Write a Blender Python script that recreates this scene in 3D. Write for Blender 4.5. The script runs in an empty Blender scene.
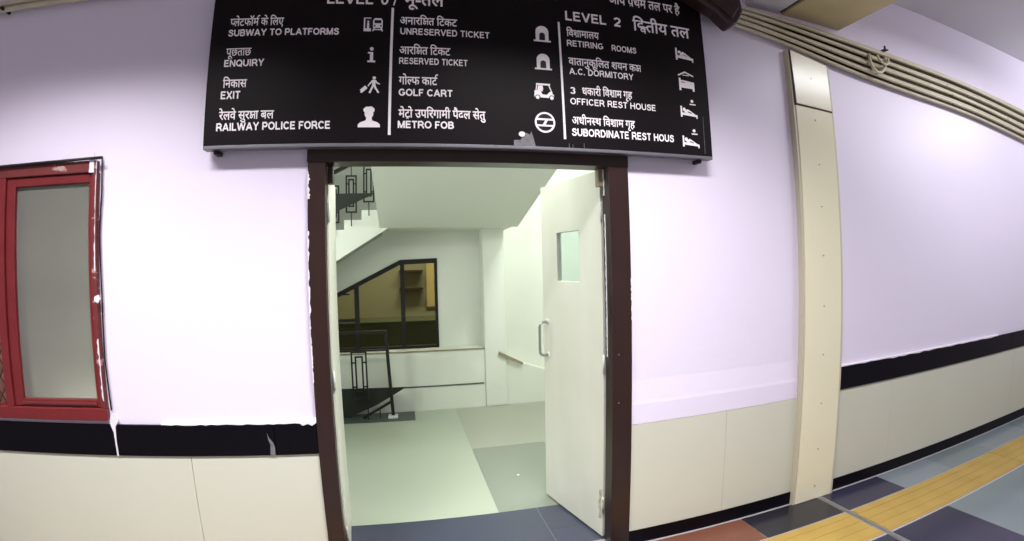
import bpy, bmesh, math, random
from mathutils import Vector, Matrix
random.seed(7)
sc = bpy.context.scene
COL = sc.collection

# ------------------------------------------------------------------ camera
cd = bpy.data.cameras.new('camera')
cd.type = 'PANO'
cd.panorama_type = 'FISHEYE_LENS_POLYNOMIAL'      # wide lens with barrel distortion
cd.sensor_fit = 'HORIZONTAL'
cd.sensor_width = 36.0
cd.fisheye_fov = math.pi
cd.fisheye_polynomial_k0 = 0.0
cd.fisheye_polynomial_k1 = -0.0583081622
cd.fisheye_polynomial_k2 = 7.83198e-06
cd.fisheye_polynomial_k3 = 2.471727e-05
cd.fisheye_polynomial_k4 = -4.41784e-07
cd.clip_start = 0.01
cam = bpy.data.objects.new('camera', cd)
COL.objects.link(cam)
_r = Vector((0.97461143, -0.22266561, -0.02350711))
_u = Vector((0.0245168, 0.00177103, 0.99969785))
_f = Vector((0.2225567, 0.97489327, -0.00718512))
cam.matrix_world = Matrix(((_r.x, _u.x, -_f.x, 0.0), (_r.y, _u.y, -_f.y, -2.34292), (_r.z, _u.z, -_f.z, 1.59145), (0, 0, 0, 1)))
sc.camera = cam

# ------------------------------------------------------------------ world, lights, exposure
wd = bpy.data.worlds.new('world'); sc.world = wd; wd.use_nodes = True
wd.node_tree.nodes['Background'].inputs[0].default_value = (0.93, 0.82, 0.92, 1)
wd.node_tree.nodes['Background'].inputs[1].default_value = 0.38


def area(name, loc, rot, sx, sy, power, color, spread=180):
    l = bpy.data.lights.new(name, 'AREA'); l.shape = 'RECTANGLE'; l.size = sx; l.size_y = sy
    l.energy = power; l.color = color; l.spread = math.radians(spread)
    o = bpy.data.objects.new(name, l); o.location = loc; o.rotation_euler = rot; COL.objects.link(o)
    return o


def bulb(name, loc, r, power, color):
    l = bpy.data.lights.new(name, 'POINT'); l.shadow_soft_size = r; l.energy = power; l.color = color
    o = bpy.data.objects.new(name, l); o.location = loc; COL.objects.link(o)
    return o


area('corridor_lamp_a', (-1.5, -1.35, 3.45), (0, 0, 0), 1.3, 0.25, 90, (1.0, 0.97, 1.0), 116)
area('corridor_lamp_b', (0.9, -1.35, 3.45), (0, 0, 0), 1.3, 0.25, 93, (1.0, 0.97, 1.0), 116)
area('corridor_lamp_c', (4.2, -1.5, 3.5), (0, 0, 0), 1.6, 0.3, 62, (0.93, 0.94, 1.0), 170)
bulb('corridor_fill', (6.6, -1.5, 3.25), 0.25, 90, (0.92, 0.94, 1.0))  # added fill without a fixture, brightens the ceiling and upper wall at right
area('hall_lamp_a', (-1.7, 1.5, 1.85), (0, math.radians(-90), 0), 0.9, 0.9, 37, (0.95, 1.0, 0.95))
area('hall_lamp_b', (1.75, 1.5, 3.6), (0, 0, 0), 0.6, 1.2, 75, (0.96, 1.0, 0.96))
area('hall_lamp_c', (0.2, 0.45, 2.5), (math.radians(20), 0, 0), 1.0, 0.12, 11, (0.95, 1.0, 0.95))
area('back_room_lamp', (0.2, 4.6, 2.8), (0, 0, 0), 1.6, 0.6, 85, (1.0, 1.0, 0.93))
bulb('pane_fill', (-1.75, 0.62, 0.62), 0.08, 30, (1.0, 0.98, 0.94))  # added unseen fill, set low so the frosted pane brightens downwards

sc.view_settings.view_transform = 'Standard'
sc.view_settings.look = 'None'
sc.view_settings.gamma = 1.0
sc.view_settings.use_curve_mapping = False
sc.view_settings.exposure = 0.0


# ------------------------------------------------------------------ materials
def srgb(r, g, b):
    def c(v):
        v /= 255.0
        return v / 12.92 if v <= 0.04045 else ((v + 0.055) / 1.055) ** 2.4
    return (c(r), c(g), c(b), 1)


def mat(name, rgb, rough=0.6, metal=0.0, noise=0.0, nscale=6.0, rgb2=None, bump=0.0, spots=None, transmission=0.0, ior=1.45, spec=0.5, stretch=(1, 1, 1)):
    m = bpy.data.materials.new(name); m.use_nodes = True
    nt = m.node_tree; b = nt.nodes['Principled BSDF']
    b.inputs['Base Color'].default_value = srgb(*rgb)
    b.inputs['Roughness'].default_value = rough
    b.inputs['Metallic'].default_value = metal
    b.inputs['Transmission Weight'].default_value = transmission
    b.inputs['IOR'].default_value = ior
    b.inputs['Specular IOR Level'].default_value = spec
    if noise or spots or bump:
        tc = nt.nodes.new('ShaderNodeTexCoord'); mp = nt.nodes.new('ShaderNodeMapping')
        mp.inputs['Scale'].default_value = stretch
        nt.links.new(tc.outputs['Object'], mp.inputs['Vector'])
        out = None
        if noise:
            n = nt.nodes.new('ShaderNodeTexNoise'); n.inputs['Scale'].default_value = nscale; n.inputs['Detail'].default_value = 5
            nt.links.new(mp.outputs[0], n.inputs['Vector'])
            rp = nt.nodes.new('ShaderNodeValToRGB')
            c2 = rgb2 or tuple(max(0, v * 0.85) for v in rgb)
            rp.color_ramp.elements[0].position = 0.5 - 0.25; rp.color_ramp.elements[1].position = 0.5 + 0.25
            rp.color_ramp.elements[0].color = srgb(*c2); rp.color_ramp.elements[1].color = srgb(*rgb)
            nt.links.new(n.outputs['Fac'], rp.inputs[0])
            mx = nt.nodes.new('ShaderNodeMixRGB'); mx.inputs[0].default_value = noise
            mx.inputs[1].default_value = srgb(*rgb); nt.links.new(rp.outputs[0], mx.inputs[2])
            out = mx.outputs[0]
        if spots:
            srgbc, sscale, thr = spots
            n2 = nt.nodes.new('ShaderNodeTexNoise'); n2.inputs['Scale'].default_value = sscale; n2.inputs['Detail'].default_value = 4
            nt.links.new(mp.outputs[0], n2.inputs['Vector'])
            r2 = nt.nodes.new('ShaderNodeValToRGB')
            r2.color_ramp.elements[0].position = thr; r2.color_ramp.elements[1].position = thr + 0.04
            r2.color_ramp.elements[0].color = (0, 0, 0, 1); r2.color_ramp.elements[1].color = (1, 1, 1, 1)
            nt.links.new(n2.outputs['Fac'], r2.inputs[0])
            m2 = nt.nodes.new('ShaderNodeMixRGB'); m2.inputs[2].default_value = srgb(*srgbc)
            nt.links.new(r2.outputs[0], m2.inputs[0])
            if out: nt.links.new(out, m2.inputs[1])
            else: m2.inputs[1].default_value = srgb(*rgb)
            out = m2.outputs[0]
        if out: nt.links.new(out, b.inputs['Base Color'])
        if bump:
            n3 = nt.nodes.new('ShaderNodeTexNoise'); n3.inputs['Scale'].default_value = 14; n3.inputs['Detail'].default_value = 6
            nt.links.new(mp.outputs[0], n3.inputs['Vector'])
            bp = nt.nodes.new('ShaderNodeBump'); bp.inputs['Strength'].default_value = bump; bp.inputs['Distance'].default_value = 0.01
            nt.links.new(n3.outputs['Fac'], bp.inputs['Height']); nt.links.new(bp.outputs[0], b.inputs['Normal'])
    return m


M = {}
M['lavender'] = mat('lavender_paint', (226, 217, 233), 0.45, noise=0.35, nscale=1.3, rgb2=(221, 211, 229), bump=0.12)
M['dado'] = mat('cream_dado_tile', (203, 203, 186), 0.32, noise=0.4, nscale=2.0, rgb2=(196, 196, 177))
M['granite'] = mat('black_granite', (12, 9, 16), 0.4, noise=0.5, nscale=40, rgb2=(7, 5, 9), spec=0.14)
M['paint_white'] = mat('white_smear_and_edge', (226, 222, 228), 0.7, noise=0.3, nscale=30, rgb2=(190, 186, 190))
M['brown'] = mat('dark_brown_enamel', (47, 29, 24), 0.32, noise=0.5, nscale=9, rgb2=(36, 20, 16), bump=0.08)
M['tan'] = mat('bare_tan_wood', (150, 138, 112), 0.6, noise=0.5, nscale=14, rgb2=(120, 104, 84))
M['leaf'] = mat('off_white_door_paint', (220, 221, 208), 0.4, noise=0.7, nscale=3.5, rgb2=(200, 202, 184), stretch=(1, 1, 0.5))
M['rot'] = mat('splintered_wood', (126, 116, 96), 0.8, noise=1.0, nscale=45, rgb2=(214, 208, 192), bump=0.8)
M['steel'] = mat('brushed_steel', (176, 178, 174), 0.28, metal=0.9)
M['white_metal'] = mat('white_coated_metal', (212, 214, 208), 0.3)
M['glass'] = mat('clear_glass', (225, 238, 236), 0.05, transmission=1.0, ior=1.02)
M['frosted'] = mat('frosted_glass', (152, 150, 143), 0.25, transmission=0.55, ior=1.3, noise=0.5, nscale=1.4, rgb2=(116, 115, 111))
M['red'] = mat('red_window_enamel', (116, 36, 38), 0.38, noise=0.6, nscale=12, rgb2=(92, 26, 28), spots=((186, 160, 156), 22, 0.74))
M['redtop'] = mat('red_enamel_with_paint_smears', (112, 48, 46), 0.5, noise=0.6, nscale=12, rgb2=(88, 30, 30), spots=((168, 140, 136), 12, 0.60), stretch=(1, 1, 2.2))
M['mesh'] = mat('rusty_wire', (66, 44, 36), 0.6, metal=0.3)
M['board'] = mat('brown_board', (134, 92, 78), 0.7, noise=0.5, nscale=8)
M['black'] = mat('black_cable', (18, 17, 19), 0.5)
M['sign'] = mat('black_sign_face', (15, 9, 12), 0.42, noise=0.4, nscale=3, rgb2=(20, 13, 15), spec=0.16)
M['lip'] = mat('grey_sign_edge', (120, 118, 124), 0.4, metal=0.6)
M['letter'] = mat('off_white_lettering', (242, 235, 236), 0.5)
M['signblack'] = mat('black_pictogram_cutout', (15, 10, 13), 0.30)
M['scuff'] = mat('grey_scuff', (120, 118, 120), 0.7, noise=0.8, nscale=50, rgb2=(84, 82, 84))
M['pilaster'] = mat('cream_gloss_panel', (230, 225, 194), 0.22, noise=0.4, nscale=3, rgb2=(224, 218, 184))
M['pil_edge'] = mat('grey_beige_edge', (192, 185, 162), 0.5)
M['conduit'] = mat('cream_conduit', (206, 198, 172), 0.4, noise=0.6, nscale=7, rgb2=(174, 160, 128), spots=((116, 98, 74), 9, 0.68))
M['grimy_shade'] = mat('grimy_gap_shade', (58, 44, 34), 0.8, noise=0.8, nscale=12, rgb2=(36, 26, 20))
M['beam'] = mat('ochre_beam', (208, 192, 146), 0.5, noise=0.6, nscale=4, rgb2=(186, 166, 118))
M['seam'] = mat('dark_seam', (58, 36, 26), 0.7)
M['ceiling'] = mat('pale_ceiling', (214, 210, 216), 0.7, noise=0.3, nscale=2)
M['darkbox'] = mat('dark_maroon_metal', (48, 26, 26), 0.4, noise=0.5, nscale=9, rgb2=(34, 16, 18))
M['f_red'] = mat('terracotta_tile', (108, 68, 52), 0.35, noise=0.6, nscale=6, rgb2=(94, 58, 46))
M['f_black'] = mat('black_floor_tile', (36, 36, 42), 0.22, noise=0.5, nscale=5, rgb2=(28, 28, 32))
M['f_navy'] = mat('navy_floor_tile', (46, 45, 62), 0.2, noise=0.5, nscale=5, rgb2=(38, 36, 52))
M['f_grey'] = mat('blue_grey_floor_tile', (116, 125, 130), 0.18, noise=0.5, nscale=3, rgb2=(104, 112, 117))
M['f_grey2'] = mat('green_grey_floor_tile', (108, 118, 119), 0.18, noise=0.5, nscale=3, rgb2=(98, 107, 109))
M['tactile'] = mat('yellow_tactile_tile', (164, 137, 68), 0.4, noise=0.6, nscale=5, rgb2=(144, 116, 52))
M['caulk'] = mat('pale_grout', (150, 148, 150), 0.6)
M['h_light'] = mat('pale_green_grey_floor', (166, 175, 157), 0.3, noise=0.4, nscale=2.5, rgb2=(159, 168, 148))
M['h_beige'] = mat('beige_grey_floor', (156, 160, 144), 0.3, noise=0.4, nscale=2.5, rgb2=(149, 152, 135))
M['h_dark'] = mat('grey_floor_tile', (128, 136, 123), 0.3, noise=0.4, nscale=2.5, rgb2=(130, 137, 124))
M['h_sill'] = mat('slate_threshold_tile', (66, 70, 84), 0.3, noise=0.5, nscale=4, rgb2=(58, 62, 74))
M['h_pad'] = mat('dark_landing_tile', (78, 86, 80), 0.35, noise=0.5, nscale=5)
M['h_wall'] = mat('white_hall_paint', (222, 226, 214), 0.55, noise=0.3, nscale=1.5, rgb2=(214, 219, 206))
M['h_stair'] = mat('stair_grey_and_wall_shade', (160, 166, 156), 0.6, noise=0.4, nscale=3)
M['h_trim'] = mat('tan_ledge_trim', (150, 140, 112), 0.5, noise=0.5, nscale=8)
M['h_line'] = mat('grey_ledge_line', (92, 96, 94), 0.6)
M['rail'] = mat('black_railing_paint', (26, 26, 22), 0.4)
M['panel'] = mat('dark_green_metal', (32, 38, 29), 0.6, noise=0.5, nscale=6)
M['amber'] = mat('amber_glass', (184, 180, 150), 0.06, transmission=1.0, ior=1.12)
M['wframe'] = mat('black_window_frame', (16, 15, 12), 0.6)
M['room'] = mat('ochre_room_paint', (158, 154, 128), 0.6, noise=0.4, nscale=2)
M['room_dark'] = mat('dark_green_counter', (70, 74, 56), 0.5, noise=0.4, nscale=4)
M['room_pale'] = mat('pale_yellow_board', (206, 188, 128), 0.5)
M['paper'] = mat('white_paper', (238, 240, 232), 0.8)


# ------------------------------------------------------------------ mesh helpers
def link(name, bm, mats, parent=None, smooth=False, bevel=0.0, loc=None, rz=None, recalc=True):
    if recalc: bmesh.ops.recalc_face_normals(bm, faces=bm.faces[:])
    me = bpy.data.meshes.new(name); bm.to_mesh(me); bm.free()
    for m in (mats if isinstance(mats, (list, tuple)) else [mats]): me.materials.append(M[m])
    if smooth:
        for p in me.polygons: p.use_smooth = True
    o = bpy.data.objects.new(name, me); COL.objects.link(o)
    if parent is not None: o.parent = parent
    if loc: o.location = loc
    if rz is not None: o.rotation_euler.z = rz
    if bevel:
        b = o.modifiers.new('bevel', 'BEVEL'); b.width = bevel; b.segments = 2; b.limit_method = 'ANGLE'
    return o


def tag(o, label=None, cat=None, group=None, kind=None):
    if label: o['label'] = label
    if cat: o['category'] = cat
    if group: o['group'] = group
    if kind: o['kind'] = kind
    return o


def empty(name, loc=(0, 0, 0), rz=0.0, parent=None):
    o = bpy.data.objects.new(name, None); o.location = loc; o.rotation_euler.z = rz
    o.empty_display_size = 0.1; COL.objects.link(o)
    if parent is not None: o.parent = parent
    return o


def B(): return bmesh.new()


def box(bm, x0, x1, y0, y1, z0, z1, mi=0):
    v = [bm.verts.new(p) for p in ((x0, y0, z0), (x1, y0, z0), (x1, y1, z0), (x0, y1, z0), (x0, y0, z1), (x1, y0, z1), (x1, y1, z1), (x0, y1, z1))]
    for f in ((0, 3, 2, 1), (4, 5, 6, 7), (0, 1, 5, 4), (1, 2, 6, 5), (2, 3, 7, 6), (3, 0, 4, 7)):
        bm.faces.new([v[i] for i in f]).material_index = mi
    return bm


def prism(bm, poly, y0, y1, mi=0):
    """extrude an x-z outline between y0 and y1"""
    a = [bm.verts.new((x, y0, z)) for x, z in poly]; b = [bm.verts.new((x, y1, z)) for x, z in poly]
    n = len(poly)
    bm.faces.new(a).material_index = mi; bm.faces.new(b[::-1]).material_index = mi
    for i in range(n): bm.faces.new((a[i], b[i], b[(i + 1) % n], a[(i + 1) % n])).material_index = mi
    return bm


def prism_yz(bm, poly, x0, x1, mi=0):
    a = [bm.verts.new((x0, y, z)) for y, z in poly]; b = [bm.verts.new((x1, y, z)) for y, z in poly]
    n = len(poly)
    bm.faces.new(a).material_index = mi; bm.faces.new(b[::-1]).material_index = mi
    for i in range(n): bm.faces.new((a[i], b[i], b[(i + 1) % n], a[(i + 1) % n])).material_index = mi
    return bm


def tube(bm, pts, r, n=10, mi=0):
    pts = [Vector(p) for p in pts]; rings = []
    for i, p in enumerate(pts):
        t = (pts[min(i + 1, len(pts) - 1)] - pts[max(i - 1, 0)]).normalized()
        up = Vector((0, 1, 0)) if abs(t.y) < 0.9 else Vector((1, 0, 0))
        a = t.cross(up).normalized(); b = t.cross(a)
        rings.append([bm.verts.new(p + (a * math.cos(2 * math.pi * k / n) + b * math.sin(2 * math.pi * k / n)) * r) for k in range(n)])
    for i in range(len(rings) - 1):
        for k in range(n):
            bm.faces.new((rings[i][k], rings[i][(k + 1) % n], rings[i + 1][(k + 1) % n], rings[i + 1][k])).material_index = mi
    bm.faces.new(rings[0]).material_index = mi; bm.faces.new(rings[-1][::-1]).material_index = mi
    return bm


def bar(bm, p, q, w, y0, y1, mi=0):
    """flat bar of width w in the x-z plane between p and q, from y0 to y1"""
    p = Vector(p); q = Vector(q); d = (q - p).normalized(); n = Vector((-d.y, d.x)) * w / 2
    return prism(bm, [tuple(p + n), tuple(q + n), tuple(q - n), tuple(p - n)], y0, y1, mi)


def holed(bm, x0, x1, z0, z1, y0, y1, holes):
    """wall slab with rectangular openings, no inner faces"""
    xs = sorted({x0, x1, *[h[0] for h in holes], *[h[1] for h in holes]})
    zs = sorted({z0, z1, *[h[2] for h in holes], *[h[3] for h in holes]})
    V = {}
    def v(x, y, z):
        k = (x, y, z)
        if k not in V: V[k] = bm.verts.new(k)
        return V[k]
    solid = lambda i, j: 0 <= i < len(xs) - 1 and 0 <= j < len(zs) - 1 and not any(h[0] <= xs[i] and xs[i + 1] <= h[1] and h[2] <= zs[j] and zs[j + 1] <= h[3] for h in holes)
    for i in range(len(xs) - 1):
        for j in range(len(zs) - 1):
            if not solid(i, j): continue
            a, b, c, d = xs[i], xs[i + 1], zs[j], zs[j + 1]
            bm.faces.new((v(a, y0, c), v(b, y0, c), v(b, y0, d), v(a, y0, d)))
            bm.faces.new((v(a, y1, c), v(a, y1, d), v(b, y1, d), v(b, y1, c)))
            if not solid(i - 1, j): bm.faces.new((v(a, y0, c), v(a, y0, d), v(a, y1, d), v(a, y1, c)))
            if not solid(i + 1, j): bm.faces.new((v(b, y0, c), v(b, y1, c), v(b, y1, d), v(b, y0, d)))
            if not solid(i, j - 1): bm.faces.new((v(a, y0, c), v(a, y1, c), v(b, y1, c), v(b, y0, c)))
            if not solid(i, j + 1): bm.faces.new((v(a, y0, d), v(b, y0, d), v(b, y1, d), v(a, y1, d)))
    return bm


def blob_strip(bm, x0, x1, z0, z1, y0, y1, along='z', n=24, amp=0.6):
    """ragged strip of paint: a polygon with one straight and one wandering side"""
    pts = []
    if along == 'z':
        for i in range(n + 1):
            pts.append((x0, z0 + (z1 - z0) * i / n))
        for i in range(n, -1, -1):
            pts.append((x0 + (x1 - x0) * (1 - amp * random.random()), z0 + (z1 - z0) * i / n))
    else:
        for i in range(n + 1):
            pts.append((x0 + (x1 - x0) * i / n, z0))
        for i in range(n, -1, -1):
            pts.append((x0 + (x1 - x0) * i / n, z0 + (z1 - z0) * (1 - amp * random.random())))
    return prism(bm, pts, y0, y1)


def structure(o, label, cat):
    return tag(o, label, cat, kind='structure')


XL, XR = -4.2, 9.0
JL, JR = -0.434, 1.171      # outer edges of the door frame
IL, IR = -0.352, 1.057      # inner edges of the jambs
BT, BB = 0.879, 0.722       # top and bottom of the black band
PX0, PX1 = 2.363, 2.730     # pilaster

# ------------------------------------------------------------------ setting: the corridor
bm = holed(B(), XL, XR, 0, 3.62, 0.0, 0.10, [(JL + 0.02, JR - 0.02, 0, 2.17), (-2.62, -1.50, 0.95, 2.14)])
structure(link('wall_front', bm, 'lavender'), 'long lavender painted corridor wall with the doorway', 'wall')

bm = B(); gx = 0.001
def tiles(edges, z0, z1, y0, y1):
    for a, b in zip(edges[:-1], edges[1:]): box(bm, a + gx, b - gx, y0, y1, z0, z1)
tiles([XL, -3.4, -2.3, -1.07, JL], 0.084, BB, -0.008, -0.0005)
structure(link('trim_1', bm, 'dado', bevel=0.0015), 'cream tile dado on the wall under the red window', 'wall tiles')
bm = B(); tiles([JR, 1.802, PX0], 0.084, BB, -0.008, -0.0005)
structure(link('trim_2', bm, 'dado', bevel=0.0015), 'cream tile dado between the doorway and the cream pilaster', 'wall tiles')
bm = B(); tiles([PX1, 3.35, 5.37, 7.2, XR], 0.084, BB, -0.008, -0.0005)
structure(link('trim_3', bm, 'dado', bevel=0.0015), 'cream tile dado beyond the pilaster, under the black band', 'wall tiles')
bm = B(); tiles([XL, -1.455, -0.64, JL], BB, BT, -0.016, -0.0005)
t4 = structure(link('trim_4', bm, 'granite', bevel=0.003), 'black stone band below the red window, ending at the door frame', 'wall band')
# chips and runs of white paint on the left band
bm = B()
prism(bm, [(-0.668, BB), (-0.645, BB), (-0.643, 0.765), (-0.652, 0.79), (-0.668, 0.812), (-0.676, 0.835), (-0.672, 0.80), (-0.664, 0.78)], -0.0175, -0.015)
link('paint_chip', bm, 'scuff', t4)
bm = B()
prism(bm, [(-1.465, 0.93), (-1.44, 0.935), (-1.425, 0.90), (-1.446, 0.87), (-1.45, 0.80), (-1.449, BB), (-1.457, BB), (-1.459, 0.84), (-1.475, 0.89)], -0.0185, -0.012)
link('paint_drip', bm, 'paint_white', t4)
bm = B(); blob_strip(bm, -1.2, JL - 0.002, BT + 0.006, BT - 0.003, -0.0168, -0.0005, 'x', 30, 0.7)
prism(bm, [(-0.52, BT + 0.004), (-0.50, BT - 0.012), (-0.475, BT - 0.004), (-0.455, BT - 0.014), (JL, BT + 0.0), (JL, BT + 0.03), (-0.46, BT + 0.012)], -0.02, -0.012)
link('paint_edge', bm, 'paint_white', t4)
# the same band painted over between door and pilaster
bm = B(); prism_yz(bm, [(-0.0005, BB), (-0.009, BB), (-0.0085, BT - 0.045), (-0.0065, BT - 0.025), (-0.0005, BT + 0.09)], JR, PX0 - 0.001)
structure(link('trim_5', bm, 'lavender', bevel=0.003), 'wall band painted over in lavender, right of the doorway', 'wall band')
bm = B(); tiles([PX1 + 0.012, 6.5, XR], BB, BT, -0.016, -0.0005)
t6 = structure(link('trim_6', bm, 'granite', bevel=0.003), 'black stone band on the wall beyond the cream pilaster', 'wall band')
bm = B(); blob_strip(bm, PX1 + 0.01, 5.0, BT + 0.010, BT - 0.005, -0.0172, -0.0005, 'x', 34, 0.7)
link('paint_edge', bm, 'paint_white', t6)
# skirting
bm = B(); tiles([XL, -2.2, -1.0, JL], 0, 0.084, -0.012, -0.0005)
structure(link('baseboard_left', bm, 'granite', bevel=0.002), 'black stone skirting left of the doorway', 'skirting')
bm = B(); tiles([JR, 1.6, PX0], 0, 0.084, -0.012, -0.0005)
structure(link('baseboard_middle', bm, 'granite', bevel=0.002), 'black stone skirting between the doorway and the pilaster', 'skirting')
bm = B(); tiles([PX1, 4.2, 6.4, XR], 0, 0.084, -0.012, -0.0005)
structure(link('baseboard_right', bm, 'granite', bevel=0.002), 'black stone skirting beyond the cream pilaster', 'skirting')

# pilaster: boxed cream panel, with edge strips, a seam and screws
pil = empty('pilaster', (0, 0, 0))
structure(pil, 'cream boxed pilaster panel running down the wall to the floor', 'pilaster')
top = lambda x: 2.965 - (x - PX0) * 0.155
bm = B(); prism(bm, [(PX0 + 0.018, 0.0), (PX1 - 0.018, 0.0), (PX1 - 0.018, 2.560), (PX0 + 0.018, 2.575)], -0.045, 0.0)
link('lower_panel', bm, 'pilaster', pil, bevel=0.004)
bm = B(); prism(bm, [(PX0 + 0.018, 2.585), (PX1 - 0.018, 2.568), (PX1 - 0.018, top(PX1) - 0.02), (PX0 + 0.018, top(PX0) - 0.02)], -0.047, 0.0)
link('upper_panel', bm, 'pilaster', pil, bevel=0.004)
for a, b in ((PX0, PX0 + 0.016), (PX1 - 0.016, PX1)):
    bm = B(); prism(bm, [(a, 0), (b, 0), (b, top(b) - 0.02), (a, top(a) - 0.02)], -0.040, 0.0)
    link('edge_strip', bm, 'pil_edge', pil)
bm = B(); prism(bm, [(PX0 + 0.016, 2.572), (PX1 - 0.016, 2.556), (PX1 - 0.016, 2.568), (PX0 + 0.016, 2.586)], -0.0465, -0.02)
link('seam', bm, 'seam', pil)
bm = B(); prism(bm, [(PX0 + 0.014, 2.58), (PX0 + 0.026, 2.58), (PX0 + 0.020, top(PX0) - 0.02), (PX0 + 0.012, top(PX0) - 0.02)], -0.0478, -0.03)
link('seam', bm, 'seam', pil)
for z in (2.77, 2.49, 2.2, 1.93, 1.62, 1.30, 0.99, 0.67, 0.36, 0.10):
    bm = B(); tube(bm, [(2.545, -0.049, z), (2.545, -0.040, z)], 0.0042, 10)
    link('screw', bm, 'h_trim', pil)

# floor of the corridor: big stone tiles laid in a pattern (one mesh)
bm = B()
def tile(x0, x1, y0, y1, mi):
    g = 0.0015
    box(bm, x0 + g, x1 - g, y0 + g, y1 - g, -0.05, 0.0, mi)
FM = ['f_red', 'f_black', 'f_navy', 'f_grey', 'f_grey2', 'caulk', 'h_sill']
box(bm, XL, XR, -4.2, 0.1, -0.10, -0.0015, 5)
for a, b, m in ((-4.2, -1.3, 3), (-1.3, JL, 4), (JL, JR, 6), (JR, 1.31, 3), (1.31, 1.945, 0), (1.945, 2.585, 1), (2.625, 3.23, 2), (3.23, 3.85, 3), (3.85, 4.5, 4), (4.5, 5.3, 3), (5.3, 6.2, 4), (6.2, XR, 3)):
    tile(a, b, -0.285, -0.026 if m != 6 else 0.0, m)
for r, (ya, yb) in enumerate(((-1.2, -0.62), (-1.8, -1.2), (-2.4, -1.8), (-3.0, -2.4), (-4.2, -3.0))):
    for k, (a, b) in enumerate(((-4.2, -1.2), (-1.2, -0.0), (0.0, 1.3), (1.3, 1.945), (1.945, 2.585), (2.625, 3.225), (3.225, 4.4), (4.4, 5.6), (5.6, 7.0), (7.0, XR))):
        tile(a, b, ya, yb, 2 if (r == 0 and k in (4, 5)) or (r > 0 and (k + r) % 5 == 0) else (3 if (k + r) % 2 else 4))
tile(2.585, 2.625, -4.2, -0.026, 5)
structure(link('floor', bm, FM), 'corridor floor of terracotta, black, navy and blue grey tiles', 'floor')

bm = B()
for a, b in ((-4.2, -1.0), (-1.0, 0.8), (0.8, 2.58), (2.63, 4.4), (4.4, 6.2), (6.2, XR)):
    box(bm, a, b - 0.004, -0.605, -0.295, -0.02, 0.003)
    for k in range(4):
        y = -0.565 + k * 0.078
        n = max(1, round((b - a) / 1.2)); w = (b - a) / n
        for j in range(n):
            box(bm, a + j * w + 0.006, a + (j + 1) * w - 0.006, y - 0.022, y + 0.022, 0.003, 0.0055)
structure(link('tactile_paving', bm, 'tactile', bevel=0.0015), 'yellow ribbed tactile paving strip along the corridor floor', 'tactile paving')
bm = B(); box(bm, 2.588, 2.622, -4.2, -0.05, -0.01, 0.006); box(bm, 2.598, 2.612, -4.2, -0.05, 0.006, 0.010)
tag(link('floor_strip', bm, 'steel', bevel=0.002), 'metal joint cover strip crossing the floor at the pilaster foot', 'metal strip')

# ceiling and beam
bm = B(); box(bm, XL, XR, -4.2, 0.1, 3.62, 3.72)
structure(link('ceiling', bm, 'ceiling'), 'pale corridor ceiling', 'ceiling')
bm = B(); box(bm, 2.40, 2.95, -4.2, 0.0, 3.215, 3.62); box(bm, 2.10, 2.36, -4.2, 0.0, 3.215, 3.62, 2); box(bm, 2.36, 2.40, -4.2, 0.0, 3.23, 3.62, 1)
structure(link('beam', bm, ['beam', 'seam', 'ceiling'], bevel=0.004), 'ochre ceiling beam crossing above the conduit pipes', 'beam')

# ------------------------------------------------------------------ setting: the stair hall behind the doorway
HY = 3.3
bm = B()
box(bm, -2.0, 2.4, 0.10, HY + 0.1, -0.10, -0.0015, 0)
def htile(x0, x1, y0, y1, mi): box(bm, x0, x1 - 0.003, y0, y1 - 0.003, -0.05, 0.0, mi)
htile(-2.0, 0.80, 0.10, 0.60, 1); htile(0.80, 2.4, 0.10, 0.30, 1); htile(0.80, 2.4, 0.30, 0.60, 1)
htile(-2.0, 0.548, 0.60, 2.76, 2); htile(0.548, 1.20, 0.60, 1.80, 3); htile(1.20, 2.4, 0.60, 1.80, 4); htile(0.548, 2.4, 1.80, 3.3, 4)
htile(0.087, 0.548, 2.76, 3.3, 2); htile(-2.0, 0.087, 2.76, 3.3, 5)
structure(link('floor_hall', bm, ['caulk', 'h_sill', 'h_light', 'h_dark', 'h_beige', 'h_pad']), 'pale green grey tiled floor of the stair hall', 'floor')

wl = lambda x: 1.702 + (x + 0.017) * 0.494
bm = B()
prism(bm, [(-2.0, 0), (-0.95, 0), (-0.95, 3.9), (-2.0, 3.9)], HY, HY + 0.1)
prism(bm, [(-0.95, 0), (0.403, 0), (0.403, 0.681), (-0.95, 0.681)], HY, HY + 0.1)
prism(bm, [(0.403, 0), (2.4, 0), (2.4, 3.9), (0.403, 3.9)], HY, HY + 0.1)
prism(bm, [(-0.95, wl(-0.95)), (-0.017, 1.702), (0.403, 1.715), (0.403, 3.9), (-0.95, 3.9)], HY, HY + 0.1)
structure(link('wall_back', bm, 'h_wall'), 'white back wall of the stair hall', 'wall')
bm = B(); box(bm, -2.1, -2.0, 0.1, HY + 0.1, 0, 3.9)
structure(link('wall_left', bm, 'h_wall'), 'white side wall of the stair hall beside the flight', 'wall')
bm = B(); box(bm, 2.4, 2.5, 0.1, HY + 0.1, 0, 3.9)
structure(link('wall_right', bm, 'h_wall'), 'white side wall of the stair hall behind the open door leaf', 'wall')
bm = B(); box(bm, -2.1, 2.5, 0.1, HY + 0.1, 3.9, 4.0)
structure(link('ceiling_hall', bm, 'h_wall'), 'white ceiling of the stair hall', 'ceiling')

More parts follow.
